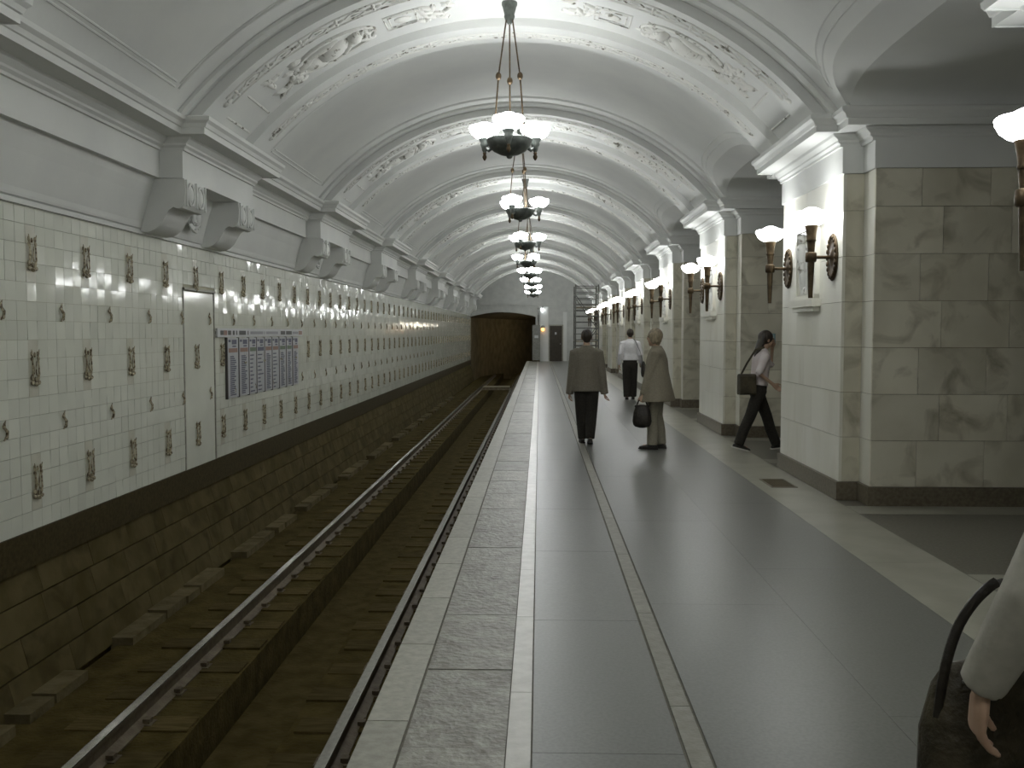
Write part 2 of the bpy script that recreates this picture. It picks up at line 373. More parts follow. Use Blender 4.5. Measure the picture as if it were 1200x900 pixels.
# flush service door in the tiled wall
dr = MB().box(XW-.02, XW+.006, DX0+.012, DX1-.012, TZ0-.01, DZ1-.012)
door = tag(dr.build('door_1', 'tile'), 'flush pale service door in the tiled track wall', kind='structure')
fr = MB().box(XW-.02, XW+.012, DX0-.03, DX0-.006, TZ0, DZ1+.03).box(XW-.02, XW+.012, DX1+.006, DX1+.03, TZ0, DZ1+.03).box(XW-.02, XW+.03, DX0-.03, DX1+.03, DZ1+.004, DZ1+.03)
fr.build('door_frame', 'edge_slab', door)
for yc, zc in ((ORN0+3.6, 1.37), (ORN0+3.6, .47)): put('relief_ornament', ob, door, (XW+.004, yc, zc))
for zc in (.92, 1.82): put('leaf_ornament', osm, door, (XW+.004, ORN0+4.05, zc))

# station list board: header strip and column panels with print
board = empty('station_list_board', (XW, 13.8, 1.65))
def by(xz): return XW*-1*F/(632-(240+xz/8.185)) - 13.8      # board pixel column -> local depth on the wall plane
hd = MB().box(.012, .035, by(72), by(905), -.055, .055).build('header_strip', 'sign_white', board)
pr = MB(); 
for a, b in ((100,130),(175,205),(222,240),(255,266),(285,350),(368,376),(692,735),(745,800)): pr.box(.035, .0362, by(a), by(b), -.028, .028)
tag(pr.build('print', 'ink_dark', hd), kind='stuff')
pr = MB()
for a, b in ((132,165),(868,900)): pr.box(.035, .0362, by(a), by(b), -.03, .03)
tag(pr.build('print', 'ink_red', hd), kind='stuff')
pr = MB()
for a, b in ((395,520),(530,538),(550,665),(808,862)): pr.box(.035, .0362, by(a), by(b), -.02, .02)
tag(pr.build('print', 'ink_grey', hd), kind='stuff')
for (a, b, hc, style) in ((172,276,'ink_red',0),(286,378,'ink_red',0),(384,456,'ink_green',1),(459,533,'ink_blue',1),(538,608,'ink_red',0),(611,674,'ink_red',1),(680,744,'ink_green',0),(750,805,'ink_green',0),(812,866,'ink_red',0)):
    p0, p1 = by(a), by(b)
    pn = MB().box(.012, .03, p0, p1, -.84, -.065).build('list_panel', 'sign_panel', board)
    MB().box(.004, .033, p0-.03, p0, -.85, -.06).build('panel_rail', 'ink_dark', pn)
    MB().box(.03, .0312, p0+.04, p1-.03, -.255, -.20).build('print', hc, pn)
    g = MB(); W = p1-p0
    g.box(.03, .0312, p0+.08*W, p0+.3*W, -.12, -.09); g.box(.03, .0312, p0+.4*W, p0+.85*W, -.15, -.09); g.box(.03, .0312, p0+.45*W, p0+.8*W, -.185, -.165)
    zz = -.30
    while zz > -.80:
        L = random.uniform(.35, .6) if style == 0 else random.uniform(.3, .75)
        s = .22 if style == 0 else .12
        g.box(.03, .0312, p0+s*W, p0+min(s+L,.93)*W, zz-.017, zz); zz -= (.026 if style == 0 else .055)
    tag(g.build('print', 'ink_blue', pn), kind='stuff')
MB().box(.0, .014, by(172), by(866), -.30, -.27).box(.0, .014, by(172), by(866), -.75, -.72).box(.0,.014,by(72),by(905),-.02,.02).build('mounting_bar', 'steel', board)
tag(board, 'white station list board with printed column panels on the tiled wall', 'sign')

# ------------------------------------------------------------------ entablature over the track wall
def rect_path(brk, xa, xb, half):              # left wall: breakouts at each rib
    p = [(xa, Y0-.5)]
    for c in brk:
        p += [(xa, c-half), (xb, c-half), (xb, c+half), (xa, c+half)]
    return p + [(xa, Y1)]
def sweep_rect(mb, path, prof, ox_sign, od):    # rectilinear path; X offset by o*ox_sign, depth offset by o*od/.35
    rows = []
    for o, h in prof:
        r = []
        for i, (x, yv) in enumerate(path):
            a = path[i-1] if i else None; b = path[i+1] if i+1 < len(path) else None
            dy = 0
            for q, qq in ((a, (x, yv)), ((x, yv), b)):
                if q is None or qq is None: continue
                if abs(q[1]-qq[1]) < 1e-6:       # segment along x: faces -y when stepping out
                    out = (qq[0]-q[0])*ox_sign
                    dy = -1 if out > 0 else 1
            r.append((x + ox_sign*o, yv + dy*o*od/.35, EYE+h))
        rows.append(r)
    mb.grid(rows)
CORN = [(0,1.80),(.025,1.80),(.025,1.825),(.05,1.845),(.05,1.865),(.09,1.90),(.10,1.925),(.27,1.935),(.27,1.925),(.285,1.925),(.285,1.985),(.30,1.99),(.315,2.025),(.345,2.05),(.35,2.085),(.31,2.10),(-.3,2.12)]
FRIEZE = [(-.06,1.53),(0,1.53),(0,1.80)]
cov = MB(); prof = [(XW-.02,.985),(XW+.035,.985),(XW+.035,1.005),(XW+.02,1.01),(XW+.02,1.03),(XW+.04,1.04),(XW+.045,1.06),(-3.95,1.10),(-3.915,1.22),(-3.875,1.36),(-3.84,1.46),(-3.825,1.52),(-3.81,1.56)]
cov.grid([[(x, yv, EYE+h) for yv in (Y0-.5, Y1)] for x, h in prof])
path = rect_path(RIBS, -3.76, -3.53, 1.17)
sweep_rect(cov, path, FRIEZE, 1, .1)
for c in RIBS: cov.add([(-3.83,c-1.19,EYE+1.532),(-3.532,c-1.165,EYE+1.532),(-3.532,c+1.165,EYE+1.532),(-3.83,c+1.19,EYE+1.532)], [(0,1,2,3)])
sweep_rect(cov, path, CORN, 1, .22)
ent = tag(cov.build('trim_2', 'plaster', recalc=False), 'white plaster frieze and cornice above the tiled wall', kind='structure')
def console_mesh():
    # S-curved console, profile in (x from wall, z); swept in y
    b = MB()
    top = [(-3.97+EYE*0, 0)]
    pr = [(.0,.02),(.0,.53),(.46,.53),(.47,.42),(.46,.30),(.43,.245),(.385,.235),(.345,.25),(.30,.22),(.265,.16),(.22,.085),(.165,.035),(.10,.005),(.04,.0)]
    b.prism(pr, 'y', -.29, .29)
    return b.mesh('console', 'plaster', 40)
def volute_mesh():
    b = MB()
    for s in (-1, 1):
        pts = []
        for k in range(15):
            a = 2*math.pi*k/14; pts.append((.475, s*.135+.085*math.cos(a), .385+.11*math.sin(a)))
        b.tube(pts, .014, 5)
        b.ball((.472, s*.135, .385), (.02,.05,.075), 8, 6)
    b.box(.465,.49,-.012,.012,.26,.52); b.box(.465,.485,-.275,-.255,.26,.52); b.box(.465,.485,.255,.275,.26,.52)
    return b.mesh('volute', 'plaster', True)
cm, vm = console_mesh(), volute_mesh()
def leaf_cluster(n=14, seed=1):
    rr = random.Random(seed); b = MB()
    for k in range(n):
        a = rr.uniform(0, 2*math.pi); L = rr.uniform(.06, .13)
        c = Vector((.09+rr.uniform(0,.06), .10*math.cos(a)*rr.uniform(.4,1.2), .20+.12*math.sin(a)*rr.uniform(.4,1.1)))
        b.ball(c, (.03, L*.35, L), 6, 5, Matrix.Rotation(a, 3, 'X'))
    b.ball((.12,0,.2), (.08,.08,.09), 8, 6)
    return b.mesh('shell_ornament', 'plaster', True)
lm = leaf_cluster()
for c in RIBS:
    if c < 4: continue
    for s in (-1, 1):
        k = put('console', cm, ent, (-3.985, c+s*.86, EYE+1.0)); put('volute', vm, k)
    put('shell_ornament', lm, ent, (-3.96, c, EYE+1.06))

# ------------------------------------------------------------------ vault
def VP(phi, y, r):                             # point on the vault, phi from vertical (+ = right)
    return (VX + r*math.sin(phi), y, VH + r*math.cos(phi))
PHI = math.radians(52.2)
def selli(t, n=3.0):                           # super-ellipse height 0..1 for t in -1..1
    t = min(1, abs(t)); return (1 - t**n)**(1/n)
GW, GH0, GH1 = 1.52, 2.06, 2.48                 # groin on the vault
AW, AH0, AH1, AX = 1.51, 2.06, 2.37, 2.90       # opening arch
ceil = MB()
for b in range(len(RIBS)-1 + 2):
    if b == 0: ya, yb, yc = Y0-.5, RIBS[0]-1.2, None
    elif b == len(RIBS): ya, yb, yc = RIBS[-1]+1.2, Y1+.1, None
    else: ya, yb = RIBS[b-1]+1.2, RIBS[b]-1.2; yc = (ya+yb)/2
    ny = 30; rows = []
    for i in range(ny+1):
        yv = ya + (yb-ya)*i/ny
        if yc is not None:
            hl = GH0 + (GH1-GH0)*selli((yv-yc)/GW) if abs(yv-yc) < GW else GH0
            pr_ = math.acos(min(1, (EYE+hl-VH)/VR))
        else: pr_ = PHI
        r = [VP(-PHI + PHI*k/22, yv, VR) for k in range(23)] + [VP(pr_*k/22, yv, VR) for k in range(1, 23)]
        rows.append(r)
    ceil.grid(rows)
    if yc is not None:                         # lunette reveal and passage barrel
        g, a, p, q = [], [], [], []
        for i in range(41):
            t = -math.cos(math.pi*i/40)
            hl = GH0 + (GH1-GH0)*selli(t); ph = math.acos((EYE+hl-VH)/VR); g.append(VP(ph, yc+GW*t, VR))
            ha = AH0 + (AH1-AH0)*selli(t, 3.2); a.append((AX, yc+AW*t, EYE+ha)); q.append((6.4, yc+AW*t, EYE+ha))
        mid = [tuple(.5*(u[k]+v[k]) + (0 if k != 2 else .015) for k in range(3)) for u, v in zip(g, a)]
        ceil.grid([g, mid, a]); ceil.grid([a, q])
        # moulding line outlining the lunette
        for off, hgt in ((.10, .012), (.16, .012)):
            pts = []
            for i in range(41):
                t = -math.cos(math.pi*i/40); W = GW+off*.6
                hl = GH0 + (GH1+off-GH0)*selli(t); ph = math.acos((EYE+hl-VH)/VR)
                yy = yc+W*t
                pts.append(VP(ph, yy, VR-.002))
            ceil.tube(pts[3:-3], .010, 5)
    # rectangular panel moulding on the track side of each bay
    if yc is not None:
        for ins in (.0, .05):
            y0_, y1_ = ya+.42+ins, yb-.42-ins; p0_ = math.radians(47.5)-ins/VR
            ceil.tube([VP(-p0_, y0_, VR), VP(-p0_, y1_, VR)], .012, 5)
            for ye in (ya+.34+ins, yb-.34-ins):
                ceil.tube([VP(-p0_ + (p0_+math.radians(45))*k/30, ye, VR) for k in range(31)], .014, 5)
ceiling = tag(ceil.build('ceiling', 'plaster', recalc=False), 'white plaster barrel vault with side lunettes', kind='structure')
ceiling.data.polygons.foreach_set('use_smooth', [True]*len(ceiling.data.polygons))
try: ceiling.data.set_sharp_from_angle(angle=math.radians(35))
except Exception: pass

# ribs
RP = [(-1.24,-.05),(-1.24,.035),(-1.20,.06),(-1.12,.06),(-1.12,.16),(-.60,.16),(-.60,.135),(-.565,.12),(-.53,.12),(-.53,.075),(.46,.075),(.46,.17),(1.06,.17),(1.10,.13),(1.14,.06),(1.22,.06),(1.24,.035),(1.24,-.05)]
rb = MB(); NP = 64
rb.grid([[VP(-PHI + 2*PHI*k/NP, yv, VR-ins) for k in range(NP+1)] for yv, ins in RP])
rib_me = rb.mesh('rib', 'plaster', 30, recalc=False)
def surf_ball(mb, s, yv, ins, a, b_, h, rot=0.0, seg=7, rings=5):   # flattened ellipsoid on the soffit; s = arc length from crown
    r = VR-ins; ph = s/r; c = Vector(VP(ph, yv, r))
    n = Vector((-math.sin(ph), 0, -math.cos(ph))); t = Vector((math.cos(ph), 0, -math.sin(ph))); yv_ = Vector((0,1,0))
    u = t*math.cos(rot) + yv_*math.sin(rot); v = -t*math.sin(rot) + yv_*math.cos(rot)
    mb.ball(c, (a, b_, h), seg, rings, Matrix((u, v, n)).transposed())
def surf_line(mb, pts, ins, rad):
    mb.tube([VP(s/(VR-ins), yv, VR-ins) for s, yv in pts], rad, 5)
SMAX = math.radians(44.5)*(VR-.16)
def band_ornament(yc, ins, half):
    b = MB()
    for e in (-half, half): surf_line(b, [(-SMAX + 2*SMAX*k/50, yc+e) for k in range(51)], ins, .012)
    s = -SMAX+.12; k = 0
    while s < SMAX-.1:
        if k % 2 == 0:
            for q in range(4): surf_ball(b, s+.045*math.cos(q*1.57), yc+.035*math.sin(q*1.57), ins, .045, .022, .022, q*1.57, 6, 4)
        else:
            for e in (-1, 1):
                surf_line(b, [(s-.11, yc), (s-.05, yc+e*half*.6), (s+.05, yc+e*half*.6), (s+.11, yc)], ins, .011)
            surf_ball(b, s, yc, ins, .05, .018, .016, 0, 6, 4)
        s += .205; k += 1
    for e in (-1, 1):
        for q in range(5): surf_ball(b, e*(SMAX+.02), yc, ins, .07, .02, .024, e*(-.9+.45*q), 6, 4)
    return b.mesh('ornament_band', 'relief', True)
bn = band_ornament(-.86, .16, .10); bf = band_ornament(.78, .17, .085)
def figure_relief():
    b = MB(); rr = random.Random(5); yc = -.04
    for sg in (-1, 1):
        def leafs(s0, n, spread, size):
            for k in range(n):
                a = rr.uniform(-1.5, 1.5)
                surf_ball(b, sg*(s0 + rr.uniform(-spread, spread)), yc + rr.uniform(-.28,.28)*spread/.2, .075, size*rr.uniform(.6,1.2), size*.28, .05*rr.uniform(.5,1), a, 6, 4)
        leafs(2.62, 20, .20, .13)
        # reclining figure with drapery inside an oblong wreath
        ring = [(sg*(1.98+.50*math.cos(a)), yc+.30*math.sin(a)) for a in [2*math.pi*k/28 for k in range(29)]]
        surf_line(b, ring, .085, .022)
        for s0, y0, a_, b2, h, r0 in ((2.0,.02,.22,.12,.10,.3),(1.72,-.06,.09,.08,.10,0),(2.22,.08,.20,.07,.08,-.5),(2.36,-.05,.18,.05,.06,.4),(1.85,.14,.16,.04,.06,.9),(1.62,.12,.15,.04,.05,-.6),(2.1,-.14,.22,.04,.05,.15)):
            surf_ball(b, sg*s0, yc+y0, .075, a_, b2, h, sg*r0, 8, 6)
        leafs(1.58, 8, .1, .11)
        # square plaque
        for d in (.0, .05):
            q = .20-d; surf_line(b, [(sg*(1.16-q), yc-q), (sg*(1.16+q), yc-q), (sg*(1.16+q), yc+q), (sg*(1.16-q), yc+q), (sg*(1.16-q), yc-q)], .075, .014)
        surf_ball(b, sg*1.16, yc, .075, .11, .08, .04, .5, 8, 5)
        leafs(.80, 16, .16, .12)
        # blank plaque low on the haunch
        for q in (.16,):
            surf_line(b, [(sg*3.02, yc-.40), (sg*3.02, yc+.44)], .075, .014); surf_line(b, [(sg*3.34, yc-.40), (sg*3.34, yc+.44)], .075, .014)
    return b.mesh('figure_relief', 'relief', True)
frm = figure_relief()
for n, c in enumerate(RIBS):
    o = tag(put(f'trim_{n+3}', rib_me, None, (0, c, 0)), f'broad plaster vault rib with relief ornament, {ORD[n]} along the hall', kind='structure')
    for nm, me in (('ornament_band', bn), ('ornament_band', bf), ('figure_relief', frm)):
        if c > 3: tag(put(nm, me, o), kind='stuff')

# ------------------------------------------------------------------ pylons
PX, CX, PH, CH = 2.96, 3.16, 1.15, 1.475
ROWS = [.18 + .443*k for k in range(7)] + [3.195]
core_b = MB().box(PX+.012, 6.2, -PH+.012, PH-.012, 0, EYE+1.56).box(CX+.012, 6.2, -CH+.012, CH-.012, 0, EYE+1.56).mesh('core', 'joint')
plin = MB().box(PX-.03, CX+.1, -PH-.03, PH+.03, 0, .18).box(CX-.03, 6.22, -CH-.03, CH+.03, 0, .18).mesh('plinth', 'plinth')
cap = MB(); pth = [(6.2,-CH),(CX,-CH),(CX,-PH),(PX,-PH),(PX,PH),(CX,PH),(CX,CH),(6.2,CH)]
def sweep_pier(mb, prof, ox, od):
    nrm = []
    for i in range(len(pth)-1):
        a, b = pth[i], pth[i+1]
        nrm.append(((0, -1) if b[0] < a[0] else (0, 1)) if a[1] == b[1] else (-1, 0))
    rows = []
    for o, h in prof:
        r = []
        for i, (x, yv) in enumerate(pth):
            dx = dy = 0
            for nn in (nrm[max(0, i-1)], nrm[min(i, len(nrm)-1)]):
                if nn[0]: dx = -o*ox/.35
                if nn[1]: dy = nn[1]*o*od/.35
            r.append((x+dx, yv+dy, EYE+h))
        rows.append(r)
    mb.grid(rows)
sweep_pier(cap, [(-.05,1.545),(.02,1.545),(.02,1.80)] , .35, .35)
sweep_pier(cap, [(o+.02 if o >= 0 else o, h) for o, h in CORN], .35, .13)
# blocking course over the cornice carrying the passage arch
cap.box(PX+.05, 6.2, -CH-.0, CH+.0, EYE+2.10, EYE+2.30)
cap_me = cap.mesh('entablature', 'plaster', recalc=False)
def pier_blocks():
    out = []
    for r in range(7):
        z0, z1 = ROWS[r]+.0025, ROWS[r+1]-.0025
        # passage faces
        for sg in (-1, 1):
            x = CX; first = .43 if r % 2 == 0 else .636; k = 0
            while x < 6.19:
                x2 = min(x + (first if k == 0 else .636), 6.2)
                a, b = (-CH, -CH+.03) if sg < 0 else (CH-.03, CH)
                out.append(('marble', x+(.0 if k else .0), x2-.004, a, b, z0, z1)); x = x2; k += 1
            # return of the pilaster, and the strip of core front beside it
            a, b = (-PH, -PH+.03) if sg < 0 else (PH-.03, PH)
            out.append(('marble', PX+.0305, CX+.02, a, b, z0, z1))
            a, b = (-CH+.0305, -PH-.001) if sg < 0 else (PH+.001, CH-.0305)
            out.append(('pilaster', CX, CX+.03, a, b, z0, z1))
        # pilaster front
        cuts = [-PH, -.49, .17, .83, PH] if r % 2 == 0 else [-PH, -.82, -.16, .50, PH]
        for a, b in zip(cuts, cuts[1:]): out.append(('pilaster', PX, PX+.03, a+.0015, b-.0015, z0, z1))
    return out
PB = pier_blocks()
def relief_panel():
    b = MB()
    fr = [(.36,1.19)]
    z0, z1, yh = EYE+.36, EYE+1.18, .40
    for a, c, d, e in ((-yh,-yh+.07,z0,z1),(yh-.07,yh,z0,z1),(-yh,yh,z1-.07,z1),(-yh,yh,z0,z0+.05)): b.box(PX-.055, PX+.01, a, c, d, e)
    for a, c, d, e in ((-yh+.07,-yh+.10,z0,z1-.07),(yh-.10,yh-.07,z0,z1-.07),(-yh+.07,yh-.07,z1-.10,z1-.07)): b.box(PX-.03, PX+.01, a, c, d, e)
    return b.mesh('frame', 'pilaster')
def relief_figs():
    b = MB(); z = EYE+.40
    for yy, h, ln in ((-.14, .60, -.05), (.12, .64, .06)):
        R = PX-.01
        b.tube([(R,yy-.04,z),(R-.01,yy-.02,z+.17),(R-.015,yy,z+.32)], [.035,.045,.06], 7, rnd=True)
        b.tube([(R,yy+.06,z),(R-.01,yy+.05,z+.17),(R-.015,yy+.02,z+.32)], [.035,.045,.06], 7, rnd=True)
        b.tube([(R-.015,yy+.01,z+.30),(R-.02,yy+ln*.5,z+.42),(R-.015,yy+ln,z+.52)], [.07,.065,.075], 8, rnd=True)
        b.ball((R-.03,yy+ln*1.2,z+h), (.045,.045,.055), 8, 6)
        b.tube([(R-.02,yy+ln,z+.50),(R-.03,yy+ln*3,z+.42),(R-.03,yy+ln*4,z+.55)], [.025,.02,.016], 6, rnd=True)
    b.ball((PX-.02,.02,z+.05), (.05,.12,.06), 8, 5)
    return b.mesh('figure', 'relief', True)
sill_me = MB().box(PX-.10, PX+.01, -.46, .46, EYE+.28, EYE+.36).box(PX-.07, PX+.01, -.42, .42, EYE+.23, EYE+.28).mesh('sill', 'pilaster')
frame_me, figs_me = relief_panel(), relief_figs()
far_by = {}
for m in ('marble', 'pilaster'):
    b = MB()
    for q in PB:
        if q[0] == m: b.box(*q[1:])
    far_by[m] = b.mesh('far_cladding_'+m, m)
VIS = [c for c in RIBS if c > 3]
for n, c in enumerate(RIBS):
    seen = c > 3; k = n-1 if seen else 0
    lab = f'{ORD[n-1]} pale marble pylon along the platform' if seen else 'pale marble pylon behind the camera'
    P = tag(empty('pylon', (0, c, 0)), lab, kind='structure')
    put('core', core_b, P); put('plinth', plin, P); put('entablature', cap_me, P)
    if 3 < c < 18:
        for q in PB:
            if q[1] > 4.9 and c > 12: continue
            if q[3] > 1.2 and q[1] > CX+.1: continue           # far passage face never seen
            block('marble_block', q[0], P, *q[1:])
    else:
        for m in far_by: tag(put('marble_cladding', far_by[m], P), kind='stuff')
    pn = put('relief_frame', frame_me, P); put('figure', figs_me, pn); put('sill', sill_me, pn)
    # pale border slab along the passage side
    if seen:
        block('border_slab', 'border_slab', P, 2.925, 6.0, -CH-.42, -CH-.03, -.02, .0); block('border_slab', 'border_slab', P, 2.925, 6.0, CH+.03, CH+.42, -.02, .0)
# drain grating in the floor beside the second pylon
g = empty('floor_grate', (2.62, 10.55, .0))
MB().box(-.13,.13,-.28,.28,0,.004).build('plate', 'granite_dark', g)
MB().box(-.14,.14,-.29,-.27,0,.006).box(-.14,.14,.27,.29,0,.006).box(-.14,-.12,-.29,.29,0,.006).box(.12,.14,-.29,.29,0,.006).build('rim', 'plinth', g)
tag(g, 'dark metal floor grate set in the pale border beside the second pylon', 'grate')

# ------------------------------------------------------------------ end wall, hall beyond, tunnel
ew = MB(); TXL, TXR, TTOP = -4.0, -.22, EYE+.93
def portal_top(x):
    t = (x-(TXL+TXR)/2)/((TXR-TXL)/2); return EYE+.93+.27*(1-t*t)
xs = [TXL + (TXR-TXL)*i/20 for i in range(21)]
ew.grid([[(x, Y1, portal_top(x)) for x in xs], [(x, Y1, 6.2) for x in xs]])
ew.grid([[(x, Y1, portal_top(x)) for x in xs], [(x, Y1+1.2, portal_top(x)) for x in xs]])
ew.grid([[(TXR, Y1, -1.5), (12.5, Y1, -1.5)], [(TXR, Y1, 6.2), (12.5, Y1, 6.2)]])
ew.grid([[(TXL-.6, Y1, -1.5), (TXL, Y1, -1.5)], [(TXL-.6, Y1, 6.2), (TXL, Y1, 6.2)]])
ew.box(-3.9, 3.1, Y1-.10, Y1, EYE+1.62, EYE+1.72); ew.box(-3.9, 3.1, Y1-.05, Y1, EYE+1.50, EYE+1.55); ew.box(-3.9, 3.1, Y1-.14, Y1, EYE+1.72, EYE+1.80)
wb = tag(ew.build('wall_back', 'endwall', recalc=False), 'pale end wall around the dark tunnel mouth', kind='structure')
MB().box(.06, .52, Y1-.12, Y1, 0, EYE+1.5).build('pilaster', 'plaster', wb); MB().box(1.38, 1.6, Y1-.08, Y1, 0, EYE+1.2).build('pilaster', 'plaster', wb)
tn = MB()
ring = [(TXL, -2), (TXL, EYE+.93)] + [(x, portal_top(x)) for x in xs[1:-1]] + [(TXR, EYE+.93), (TXR, -2)]
tn.grid([[(x + .03*k*k, Y1+1.4*k, z) for x, z in ring] for k in range(21)]); tn.add([(x+12, Y1+28, z) for x, z in ring], [tuple(range(len(ring)))])
tag(tn.build('tunnel_lining', 'tunnel', recalc=False), 'dark running tunnel beyond the platform end', kind='structure')
for k, yo in enumerate((5.0, 9.5)):             # unseen globes added round the bend to brighten the tunnel lining
    lx = TXR + .03*(yo/1.4)**2
    tl = empty('tunnel_fill_lamp', (lx-.04, Y1+yo, 2.1))
    MB().ball((-.14, 0, 0), (.13, .13, .13), 14, 10).build('globe', 'tunnel_fill_glow', tl, True)
    MB().box(-.04, .0, -.10, .10, -.10, .10).build('base_plate', 'steel', tl)
    tag(tl, f'added unseen globe brightening the dark tunnel from its inner wall, {ORD[k]} past the bend', 'lamp', 'added tunnel fill lamps')
d2 = MB().box(.60, 1.32, Y1-.10, Y1-.02, 0, 2.05)
d2o = tag(d2.build('door_2', 'door_brown'), 'dark brown door in the end wall', kind='structure')
MB().box(.53,.60,Y1-.13,Y1,0,2.12).box(1.32,1.39,Y1-.13,Y1,0,2.12).box(.53,1.39,Y1-.13,Y1,2.05,2.12).build('door_frame', 'edge_slab', d2o)
MB().ball((1.22,Y1-.14,1.0), .035, 8, 6).build('door_handle', 'steel', d2o); MB().box(.90,1.0,Y1-.112,Y1-.10,1.55,1.68).build('door_plate', 'sign_white', d2o)
cb = empty('steel_cabinet', (-.18, Y1-.55, 0))
MB().box(-.22,.22,-.3,.3,.08,2.1).build('body', 'steel', cb); MB().box(-.2,.2,-.32,-.30,.15,1.1).build('door', 'steel', cb); MB().box(-.2,.2,-.32,-.30,1.15,2.05).build('door', 'steel', cb)
MB().box(-.10,.12,-.33,-.32,1.35,1.5).build('plate', 'sign_white', cb); MB().box(-.22,.22,-.3,.3,0,.08).build('foot', 'granite_dark', cb)
tag(cb, 'grey steel cabinet at the end of the platform beside the tunnel', 'cabinet')
lp = empty('signal_lamp', (.20, Y1-.13, EYE+.20))
MB().ball((0,-.09,0), (.10,.10,.11), 12, 8).build('lens', 'warm', lp, True); MB().lathe([(.05,0),(.12,.03),(.12,.10),(.06,.16)], (0,-.06,.06), 12).build('hood', 'steel', lp, True)
MB().box(-.04,.04,-.06,.02,.0,.2).build('bracket', 'steel', lp)
tag(lp, 'small glowing orange signal lamp on the end wall', 'lamp')
lp = empty('bulb_lamp', (.18, Y1-.13, EYE+1.33))
MB().ball((0,-.08,0), (.08,.08,.11), 12, 8).build('bulb', 'coolbulb', lp, True); MB().lathe([(.05,0),(.06,.04),(.03,.12)], (0,-.08,.09), 12).build('socket', 'steel', lp, True); MB().box(-.02,.02,-.09,.02,.14,.19).build('bracket', 'steel', lp)
tag(lp, 'small white bulb lamp high on the end wall above the orange lamp', 'lamp')
pl = empty('cable_conduit', (-.05, Y1-.10, 0)); MB().tube([(0,0,2.1),(0,0,EYE+1.5)], .035, 8).build('pipe', 'steel', pl); MB().box(-.06,.06,-.04,.06,2.6,2.68).box(-.06,.06,-.04,.06,3.0,3.08).build('clip', 'steel', pl)
tag(pl, 'thin grey vertical conduit above the steel cabinet on the end wall', 'pipe')

hall = MB()                                    # the middle hall seen through the passages
hall.grid([[(12.4, Y0-.5, 0), (12.4, Y1, 0)], [(12.4, Y0-.5, 6.5), (12.4, Y1, 6.5)]])
tag(hall.build('wall_right', 'marble', recalc=False), 'marble wall of the middle hall beyond the passages', kind='structure')
hv = MB(); hv.grid([[(9.3+3.1*math.sin(-1.57+3.14*k/16), yv, 4.0+2.3*math.cos(-1.57+3.14*k/16)) for yv in (Y0-.5, Y1)] for k in range(17)])
hv.grid([[(6.2, yv, 4.15), (6.2, yv, 4.0)] for yv in (Y0-.5, Y1)])
tag(hv.build('ceiling_hall', 'plaster', recalc=False), 'plain vault of the middle hall', kind='structure')
tag(MB().box(-4.4, 12.5, Y0-.6, Y0-.5, -1.6, 6.4).build('wall_front', 'marble'), 'marble wall behind the camera', kind='structure')

# ------------------------------------------------------------------ chandeliers
def make_chandelier():
    R = empty('chandelier', (0,0,0))           # origin at the ceiling fixing; local z = H-3.72
    Z = lambda h: (h-3.72) if h > 3.45 else (h-3.72+.095)
    MB().lathe([(.085,Z(3.735)),(.085,Z(3.70)),(.075,Z(3.68)),(.055,Z(3.60)),(.06,Z(3.58)),(.045,Z(3.54)),(.02,Z(3.50))], seg=20).build('canopy', 'bronze_grey', R, True)
    for k in range(3):
        a = math.radians(90+120*k); ca, sa = math.cos(a), math.sin(a)
        P = lambda r, h: (r*ca, r*sa, Z(h))
        r = MB().tube([P(.04,3.54), P(.135,2.83), P(.19,2.19)], .0085, 6).build('rod', 'bronze', R)
        MB().ball(P(.135,2.83), (.032,.032,.045), 10, 8).build('knot', 'bronze', r, True)
    bw = [(.012,1.955),(.03,1.965),(.035,1.985),(.10,2.0),(.18,2.04),(.225,2.09),(.245,2.13),(.255,2.16),(.245,2.175),(.20,2.165),(.05,2.15)]
    bo = MB().lathe([(r, Z(h)) for r, h in bw], seg=28).build('bowl', 'bronze_grey', R, True)
    MB().lathe([(.05,Z(2.15)),(.055,Z(2.24)),(.03,Z(2.30)),(.012,Z(2.36))], seg=14).build('hub', 'bronze_grey', bo, True)
    sh = MB().lathe([(.06,0),(.10,.018),(.140,.052),(.166,.098),(.172,.125),(.160,.142),(.11,.152),(.08,.166),(.045,.182),(.004,.186)], seg=24).mesh('shade', 'chand_glass', True)
    cu = MB().lathe([(.015,-.15),(.03,-.12),(.035,-.09),(.05,-.06),(.045,-.04),(.06,-.015),(.075,.012),(.06,.016)], seg=16).mesh('cup', 'bronze_grey', True)
    fi = MB().lathe([(.006,-.235),(.02,-.215),(.026,-.195),(.016,-.17),(.022,-.155),(.012,-.14)], seg=10).mesh('finial', 'bronze', True)
    for k in range(3):
        a = math.radians(-90+120*k); p = (.325*math.cos(a), .325*math.sin(a), Z(2.20))
        am = MB().tube([(.20*math.cos(a),.20*math.sin(a),Z(2.11)), (.27*math.cos(a),.27*math.sin(a),Z(2.07)), (p[0],p[1],Z(2.12))], .02, 8).build('arm', 'bronze_grey', R, True)
        put('cup', cu, am, p); put('finial', fi, am, p)
        put('shade', sh, R, p)
    return R
ch = make_chandelier(); first = True
CROWN = VH + VR - .075 - .012
